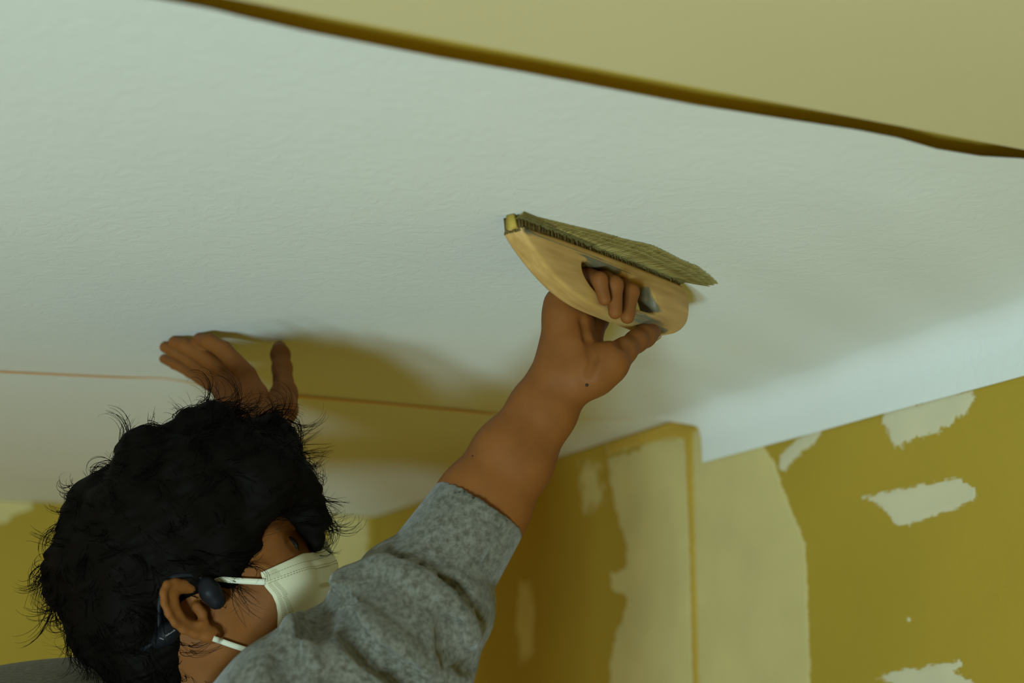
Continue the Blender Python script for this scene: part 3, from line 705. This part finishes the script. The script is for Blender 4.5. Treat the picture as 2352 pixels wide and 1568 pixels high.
# stitched seam of the cuff
def tube(pts, r, sides=6, taper=None):
    pts = np.asarray(pts); n = len(pts); V = []; Q = []
    t = np.gradient(pts, axis=0); t /= np.linalg.norm(t, axis=1)[:, None]+1e-12
    ref = np.array([0.3, 0.2, 0.9]); 
    for i in range(n):
        a = np.cross(t[i], ref); a /= np.linalg.norm(a)+1e-12; b = np.cross(t[i], a); rr = r*(taper[i] if taper is not None else 1)
        for k in range(sides):
            an = 2*math.pi*k/sides; V.append(pts[i]+rr*(math.cos(an)*a+math.sin(an)*b))
    for i in range(n-1):
        for k in range(sides): Q.append((i*sides+k, i*sides+(k+1) % sides, (i+1)*sides+(k+1) % sides, (i+1)*sides+k))
    return np.array(V), np.array(Q)
sp2 = []
for t in np.linspace(0, 1, 24):
    x, y = 1163+(1096-1163)*t, 1196+(1304-1196)*t
    d = surf_px(sw, x, y)
    if d: sp2.append(px(x, y, d+0.0002))
if len(sp2) > 4:
    V, Q = tube(sp2, 0.0009); sm = link('cuff_seam', mesh_quads('cuff_seam', V, Q), M_cloth, shirt, True)
# trousers and shoes, below the frame
M_trous = new_mat('dark_cotton', (0.05, 0.05, 0.055), 0.9, 0.2, 60)
M_shoe = new_mat('shoe_rubber', (0.08, 0.08, 0.08), 0.6)
tr = Field()
for s in (-1, 1):
    hp = HIP+LAT*s*0.09; chain(tr, [(hp+np.array([0, 0, 0.02]), 0.105), (hp+FRONT*0.02+np.array([0, 0, -0.42]), 0.078), (hp+np.array([0, 0, -0.82]), 0.062)], 0.03)
V, Q = tr.mesh(HIP-np.array([0.3, 0.3, 0.92]), HIP+np.array([0.3, 0.3, 0.15]), 0.012)
link('trousers', mesh_quads('trousers', V, Q), M_trous, person, True)
for s in (-1, 1):
    hp = HIP+LAT*s*0.09; f0 = np.array([hp[0], hp[1], 0.046]); sh = Field(); chain(sh, [(f0-FRONT*0.03, 0.044), (f0+FRONT*0.08, 0.042), (f0+FRONT*0.17-np.array([0, 0, 0.012]), 0.034)], 0.02)
    sh.add(rcone(f0, f0+np.array([0, 0, 0.05]), 0.045, 0.045), 0.02)
    V, Q = sh.mesh(f0-np.array([0.26, 0.26, 0.06]), f0+np.array([0.26, 0.26, 0.12]), 0.008); V[:, 2] = np.maximum(V[:, 2], 0.001)
    link('shoe', mesh_quads('shoe', V, Q), M_shoe, person, True)
# nails
def nail(c, M3, r, parent):
    bmn = bmesh.new(); bmesh.ops.create_uvsphere(bmn, u_segments=14, v_segments=8, radius=1)
    for v in bmn.verts: v.co = Vector(c+M3@(np.array(v.co)*r))
    me = bpy.data.meshes.new('fingernail'); bmn.to_mesh(me); bmn.free(); link('fingernail', me, M_nail, parent, True)
def frame_from(tv, nv):
    t = tv/np.linalg.norm(tv); n = nv-(nv@t)*t; n /= np.linalg.norm(n); return np.stack([t, np.cross(n, t), n], 1)
tt = px(1497, 764, 1.404); nv = px(1503, 782, 1.400)-px(1500, 765, 1.404)
nail(tt+frame_from(px(1497, 764, 1.404)-px(1480, 772, 1.394), nv)@np.array([0.001, 0, 0.0066]), frame_from(px(1497, 764, 1.404)-px(1480, 772, 1.394), nv), np.array([0.0062, 0.0055, 0.0022]), body)
a_, b_ = px(643, 825, 1.655), px_ceil(642, 800, CEIL-0.0116)
nv = -FWD+0.2*RGT
nail((a_+b_)/2+frame_from(b_-a_, nv)@np.array([0.001, 0, 0.0080]), frame_from(b_-a_, nv), np.array([0.0085, 0.0072, 0.0022]), body)
# moles
M_mole = new_mat('mole', (0.03, 0.015, 0.008), 0.6)
for x, y, r in ((1348, 884, 0.0015), (1085, 1047, 0.0008)):
    d = surf_px(hand, x, y)
    if d: 
        bmn = bmesh.new(); bmesh.ops.create_uvsphere(bmn, u_segments=10, v_segments=6, radius=r)
        for v in bmn.verts: v.co = Vector(px(x, y, d)+np.array(v.co)*np.array([1, 1, 1]))
        me = bpy.data.meshes.new('mole'); bmn.to_mesh(me); bmn.free(); link('mole', me, M_mole, body, True)
# ---- hair: a curly black mass with loose locks
hh = Field()
hh.add(ell((0.016, 0, 0.058), (0.118, 0.093, 0.092)), 0.02)
hh.add(ell((-0.045, 0, 0.030), (0.060, 0.080, 0.085)), 0.02)
hh.add(ell((-0.062, 0, -0.030), (0.042, 0.060, 0.055)), 0.02)
hh.add(ell((0.105, -0.01, 0.062), (0.040, 0.066, 0.048)), 0.02)
hh.add(rcone((0.125, -0.02, 0.045), (0.1260, -0.018, -0.006), 0.024, 0.010), 0.012)
hh.add(rcone((0.122, 0.03, 0.045), (0.122, 0.03, -0.002), 0.024, 0.011), 0.012)
for (x, y, z, r) in ((0.085, 0.0, 0.125, 0.030), (0.125, 0.02, 0.090, 0.026), (0.03, -0.02, 0.135, 0.028), (-0.03, 0.01, 0.118, 0.030), (-0.075, 0, 0.08, 0.030), (0.06, -0.05, 0.105, 0.028), (0.10, -0.045, 0.075, 0.026), (-0.09, 0.0, 0.03, 0.026)):
    hh.add(ell((x, y, z), (r, r, r)), 0.018)
# face, temple, ear and neck stay free
hh.cut(ell((0.085, -0.02, -0.035), (0.060, 0.13, 0.050)), 0.010)
hh.cut(ell((0.100, -0.055, 0.008), (0.026, 0.040, 0.022)), 0.008)
hh.cut(ell((0.000, -0.100, -0.022), (0.036, 0.034, 0.040)), 0.008)
hh.cut(ell((-0.005, -0.03, -0.085), (0.050, 0.12, 0.060)), 0.010)
for sgn, dy in ((1, -0.018), (1, 0.022)):
    hh.add(rcone((0.118, dy, 0.045), (0.1205, dy, 0.010), 0.022, 0.0150), 0.010)
    hh.add(rcone((0.1205, dy, 0.010), (0.1130, dy, -0.010), 0.0150, 0.0070), 0.006)
def hdisp(P): return 0.0035*vnoise(P, 110, 41)*0.6+0.0022*vnoise(P*np.array([1, 1, 2.2]), 240, 42)*0.6
V, Q = hh.mesh((-0.16, -0.125, -0.12), (0.19, 0.125, 0.20), 0.0028, hdisp)
hairV, hairQ = [Hw(V)], [Q]; hoff = len(V)
# surface samples with normals
A, B, C, D = (V[Q[:, i]] for i in range(4)); N = np.cross(C-A, D-B); ar = np.linalg.norm(N, axis=1)+1e-12; N /= ar[:, None]
CEN = (A+B+C+D)/4
crown = np.array([-0.03, 0.0, 0.15])
def strands(n, per, sel, lmin, lmax, lift, curl, rad, spread, steps=10, seed=5):
    '''n curled locks of `per` hairs each; the hairs of a lock share its bend and close up at the tip'''
    global hoff
    r = np.random.default_rng(seed); pr = ar*sel; pr = pr/pr.sum(); pick = r.choice(len(CEN), n, p=pr)
    for q in pick:
        nn = N[q]; L0 = r.uniform(lmin, lmax)
        fl = CEN[q]-crown; fl = fl-(fl@nn)*nn; fl /= np.linalg.norm(fl)+1e-9
        side = np.cross(nn, fl); ang = r.normal()*0.6; t = fl*math.cos(ang)+side*math.sin(ang)
        d0 = t*(1-lift)+nn*lift*r.uniform(0.5, 1.3); d0 /= np.linalg.norm(d0)
        ax = -np.cross(nn, t)*(1 if r.random() < 0.2 else -1)+nn*r.normal()*0.5; ax /= np.linalg.norm(ax)
        cv = curl*r.uniform(0.5, 1.5)
        for hct in range(per):
            o = r.normal(size=3)*spread; L = L0*r.uniform(0.75, 1.1); d = d0+r.normal(size=3)*0.13; d /= np.linalg.norm(d)
            c2 = cv*r.uniform(0.85, 1.15); ds = L/steps; p = CEN[q]-nn*0.004+o; P = [p]
            for i in range(steps):
                a = c2*ds*(0.5+1.0*i/steps)
                d = d*math.cos(a)+np.cross(ax, d)*math.sin(a)+ax*(ax@d)*(1-math.cos(a)); d /= np.linalg.norm(d); p = p+d*ds-o*0.07; P.append(p)
            tv, tq = tube(P, rad*r.uniform(0.6, 1.25), 3, np.linspace(1, 0.2, steps+1))
            hairV.append(Hw(tv)); hairQ.append(tq+hoff); hoff += len(tv)
face = (CEN[:, 0] > 0.05) & (CEN[:, 2] < 0.04)
strands(330, 9, np.where(face, 0.4, 1.0), 0.030, 0.055, 0.28, 40, 0.00042, 0.0028, seed=5)
strands(60, 4, np.where(CEN[:, 2] > 0.03, 1.0, 0.4), 0.03, 0.060, 0.60, 85, 0.00024, 0.003, steps=13, seed=6)
strands(90, 9, ((CEN[:, 0] < -0.05) | (CEN[:, 2] > 0.11)).astype(float), 0.040, 0.068, 0.50, 80, 0.00036, 0.003, steps=13, seed=8)
strands(620, 6, np.where(face, 0.5, 1.0), 0.016, 0.032, 0.30, 120, 0.00042, 0.0035, steps=7, seed=11)
strands(45, 6, ((CEN[:, 0] > 0.04) & (CEN[:, 2] < 0.05) & (CEN[:, 2] > 0.012) & (CEN[:, 1] < 0)).astype(float), 0.02, 0.040, 0.15, 40, 0.00028, 0.002, seed=9)
HV = np.concatenate(hairV); HQ = np.concatenate(hairQ)
hair = link('hair', mesh_quads('hair', HV, HQ), M_hair, person, True); hair['label'] = 'short curly black hair'
# eye
bme = bmesh.new(); bmesh.ops.create_uvsphere(bme, u_segments=16, v_segments=10, radius=0.0118)
for v in bme.verts: v.co = Vector(Hw([(0.0892+v.co[0], -0.033+v.co[1], v.co[2])])[0])
me = bpy.data.meshes.new('eye'); bme.to_mesh(me); bme.free()
link('eye', me, new_mat('eye_dark', (0.02, 0.015, 0.012), 0.25, spec=0.3), body, True)
# ---- face mask
def mask_mat():
    M = new_mat('mask_fabric', (0.62, 0.56, 0.375), 0.85, spec=0.1); nt = M.node_tree; b = nt.nodes['Principled BSDF']
    uv = nt.nodes.new('ShaderNodeAttribute'); uv.attribute_name = 'st'
    sx_ = nt.nodes.new('ShaderNodeSeparateXYZ'); nt.links.new(uv.outputs['Vector'], sx_.inputs[0])
    def math_(op, a, b_=None, c=None):
        n = nt.nodes.new('ShaderNodeMath'); n.operation = op
        for i, v in enumerate((a, b_, c)):
            if v is None: continue
            if isinstance(v, (int, float)): n.inputs[i].default_value = v
            else: nt.links.new(v, n.inputs[i])
        return n.outputs[0]
    S, Tt = sx_.outputs[0], sx_.outputs[1]
    tot = None
    # welded dashed lines parallel to the top edge (T in metres from the top edge, S in metres from the near side)
    for t0 in (0.0105, 0.0195, 0.0225):
        line = math_('LESS_THAN', math_('ABSOLUTE', math_('SUBTRACT', Tt, t0)), 0.00042)
        dash = math_('LESS_THAN', math_('FRACT', math_('MULTIPLY', S, 1/0.0021)), 0.66)
        v = math_('MULTIPLY', line, dash); tot = v if tot is None else math_('MAXIMUM', tot, v)
    # side edge: short ticks
    inb = math_('MULTIPLY', math_('LESS_THAN', math_('ABSOLUTE', math_('SUBTRACT', S, 0.0052)), 0.0032), math_('GREATER_THAN', Tt, 0.022))
    tk = math_('MULTIPLY', inb, math_('LESS_THAN', math_('FRACT', math_('MULTIPLY', Tt, 1/0.0017)), 0.38)); tk = math_('MULTIPLY', tk, 0.75)
    gap = math_('GREATER_THAN', math_('ABSOLUTE', math_('SUBTRACT', S, 0.0052)), 0.0004); tot = math_('MAXIMUM', tot, math_('MULTIPLY', tk, gap))
    # hatched weld of the ear loop
    inp = math_('MULTIPLY', math_('LESS_THAN', math_('ABSOLUTE', math_('SUBTRACT', S, 0.0065)), 0.0045), math_('LESS_THAN', math_('ABSOLUTE', math_('SUBTRACT', Tt, 0.0115)), 0.0075))
    ht = math_('LESS_THAN', math_('FRACT', math_('MULTIPLY', math_('ADD', S, Tt), 1/0.0011)), 0.45)
    tot = math_('MAXIMUM', tot, math_('MULTIPLY', math_('MULTIPLY', inp, ht), 0.55))
    mix = nt.nodes.new('ShaderNodeMix'); mix.data_type = 'RGBA'; mix.inputs[6].default_value = (0.62, 0.56, 0.375, 1); mix.inputs[7].default_value = (0.20, 0.17, 0.09, 1)
    nt.links.new(tot, mix.inputs[0]); nt.links.new(mix.outputs[2], b.inputs['Base Color'])
    return M
M_mask = mask_mat(); M_loop = new_mat('ear_loop_elastic', (0.68, 0.64, 0.48), 0.8, spec=0.1)
left_edge = [(597, 1315), (602, 1330), (608, 1346), (625, 1366), (634, 1385), (638, 1408), (637, 1440), (631, 1470), (618, 1500)]
ns, nt_ = 60, 46; VM = np.zeros((nt_, ns, 3)); ST = np.zeros((nt_, ns, 3))
topc = hpx(719, 1270, 0.0); tip = hpx(776, 1337, 0.0); chin = np.array([0.098, 0, -0.118])
for j in range(nt_):
    t = j/(nt_-1)
    le = hpx(*[np.interp(t*(len(left_edge)-1), range(len(left_edge)), [p[i] for p in left_edge]) for i in (0, 1)], -0.066)
    # centre line: bridge of the nose -> nose tip -> chin
    cl = np.array([np.interp(t, [0, 0.12, 0.42, 0.7, 1], [topc[0], topc[0]+0.010, tip[0]+0.003, 0.119, chin[0]]), 0, np.interp(t, [0, 0.12, 0.42, 0.7, 1], [topc[2], topc[2]-0.012, tip[2], -0.085, chin[2]])])
    for i in range(ns):
        s = i/(ns-1); a = abs(2*s-1)             # 1 at the sides, 0 at the centre
        x = le[0]+(cl[0]-le[0])*(1-a**2.1)
        y = (-1 if s < 0.5 else 1)*0.066*(1-(1-a)**1.35)
        z = le[2]+(cl[2]-le[2])*(1-a**1.5)
        pl = 0.0030*(((t*4.0+0.25) % 1.0)-0.5)*np.clip((1-a)*8, 0, 1)*(t > 0.2)
        if s > 0.5: z = cl[2]+(le[2]-cl[2])*a**1.5*t-0.07*a*(1-t)
        VM[j, i] = (x+pl, y-0.6*pl*(1 if y > 0 else -1)*-1, z); ST[j, i] = (s*0.19 if s < 0.5 else (1-s)*0.19, t*0.105, 0)
VF = VM.reshape(-1, 3)
for _ in range(8):
    d = hf.ev(VF); g = np.stack([(hf.ev(VF+e)-hf.ev(VF-e))/0.002 for e in np.eye(3)*0.001], 1); g /= np.linalg.norm(g, axis=1)[:, None]+1e-9
    push = np.clip(0.0022-d, 0, 0.02)*(np.tile(np.arange(ns), nt_) < 0.52*ns); g[:, 2] *= 0.2; VF = VF+g*push[:, None]
VM = VF.reshape(VM.shape)
jj, ii = np.meshgrid(np.arange(nt_-1), np.arange(ns-1), indexing='ij'); jj, ii = jj.ravel(), ii.ravel()
Qm = np.stack([jj*ns+ii, (jj+1)*ns+ii, (jj+1)*ns+ii+1, jj*ns+ii+1], 1)
me = mesh_quads('face_mask', Hw(VM.reshape(-1, 3)), Qm); at = me.attributes.new('st', 'FLOAT_VECTOR', 'POINT'); at.data.foreach_set('vector', ST.reshape(-1).astype(np.float32))
mask = link('face_mask', me, M_mask, person, True); mask['label'] = 'white pleated disposable face mask'
md = mask.modifiers.new('solid', 'SOLIDIFY'); md.thickness = 0.0008; md.offset = 0
def ribbon(pts, width, up, th=0.0008):
    pts = np.asarray(pts); V = []; Q = []
    up = np.asarray(up)
    t = np.gradient(pts, axis=0)
    for p, tt_, w_ in zip(pts, t, np.broadcast_to(width, (len(pts),))):
        tt_ = tt_/np.linalg.norm(tt_); u = up-(up@tt_)*tt_; u /= np.linalg.norm(u); n = np.cross(tt_, u)
        for a, b in ((-1, -1), (1, -1), (1, 1), (-1, 1)): V.append(p+u*a*w_/2+n*b*th/2)
    for i in range(len(pts)-1):
        for k in range(4): Q.append((i*4+k, i*4+(k+1) % 4, (i+1)*4+(k+1) % 4, (i+1)*4+k))
    return np.array(V), np.array(Q)
def loop_pts(L, n=24):
    L = [(x, y) for x, y in L]; out = []
    for t in np.linspace(0, len(L)-1, n):
        x = np.interp(t, range(len(L)), [p[0] for p in L]); y = np.interp(t, range(len(L)), [p[1] for p in L])
        d = surf_px(HEADW, x, y, 1.1); out.append(px(x, y, (d or 1.34)-0.0034))
    return np.array(out)
HEADW = Field()
HEADW.ops = [('u', lambda P: hf.ev((P-H0)@HM), 0.01)]
pts = loop_pts([(615, 1336), (600, 1336), (560, 1334), (520, 1331), (490, 1327), (466, 1322)])
pts[0] = Hw([hpx(615, 1336, -0.0675)])[0]; pts[1] = (pts[0]+pts[2])/2
V, Q = ribbon(pts, np.linspace(0.0052, 0.0044, len(pts)), UPV); link('ear_loop', mesh_quads('ear_loop', V, Q), M_loop, mask)
pts = loop_pts([(610, 1512), (590, 1500), (560, 1490), (530, 1480), (505, 1471), (490, 1466)])
V, Q = ribbon(pts, 0.0046, UPV+0.35*RGT); link('ear_loop', mesh_quads('ear_loop', V, Q), M_loop, mask)
# ---- bone-conduction headphones
M_mark = new_mat('pale_grey_print', (0.22, 0.21, 0.20), 0.6)
hp_ = bpy.data.objects.new('headphones', None); COL.objects.link(hp_); hp_.parent = person; hp_['label'] = 'navy open-ear headphones with a band behind the neck'
pf = Field(); L_ = lambda x, y, yl: hpx(x, y, yl)
chain(pf, [(L_(474, 1341, -0.085), 0.0066), (L_(482, 1357, -0.086), 0.0082), (L_(497, 1377, -0.085), 0.0082)], 0.006)
V, Q = pf.mesh(L_(487, 1360, -0.083)-0.03, L_(487, 1360, -0.083)+0.03, 0.0012); link('transducer', mesh_quads('transducer', Hw(V), Q), M_navy, hp_, True)
bandp = [(478, 1342, -.082), (466, 1328, -.083), (446, 1320, -.085), (420, 1320, -.087), (392, 1328, -.088), (374, 1350, -.084), (366, 1385, -.080), (366, 1420, -.078), (372, 1445, -.076)]
P = [L_(*b) for b in bandp]; V, Q = tube(smooth_loop(P, 5)[:-5], 0.0026, 8); link('ear_hook', mesh_quads('ear_hook', Hw(V), Q), M_navy, hp_, True)
bf = Field(); chain(bf, [(L_(404, 1436, -0.076), 0.0062), (L_(384, 1453, -0.075), 0.0085), (L_(362, 1470, -0.072), 0.0075)], 0.006)
V, Q = bf.mesh(L_(383, 1455, -0.075)-0.04, L_(383, 1455, -0.075)+0.04, 0.0014); link('battery_pod', mesh_quads('battery_pod', Hw(V), Q), M_navy, hp_, True)
nbp = [L_(362, 1470, -0.07), np.array([-0.07, -0.050, -0.004]), np.array([-0.097, -0.02, -0.002]), np.array([-0.097, 0.02, -0.002]), np.array([-0.07, 0.050, -0.004]), np.array([-0.03, 0.078, -0.01])]
V, Q = tube(smooth_loop(nbp, 6)[:-6], 0.0022, 8); link('neckband', mesh_quads('neckband', Hw(V), Q), M_navy, hp_, True)
# small pale print on the pod: a dash and a short blurred word
PODW = Field(); PODW.ops = [('u', lambda P: bf.ev((P-H0)@HM), 0.01)]
for L in ([(366.5, 1464.5), (376, 1468)], [(380, 1460.5), (384, 1457.5)], [(383.5, 1459), (388, 1455.5)], [(387, 1454), (391, 1455)], [(390.5, 1455), (394.5, 1451)], [(394, 1452), (398, 1449)], [(398, 1446), (401.5, 1448)], [(399, 1449.5), (402, 1446)]):
    pp = []
    for t in np.linspace(0, 1, 4):
        x, y = L[0][0]+(L[1][0]-L[0][0])*t, L[0][1]+(L[1][1]-L[0][1])*t; d = surf_px(PODW, x, y, 1.1)
        if d: pp.append(px(x, y, d-0.0001))
    if len(pp) > 2: V, Q = tube(pp, 0.00042, 5); link('printed_mark', mesh_quads('printed_mark', V, Q), M_mark, hp_)
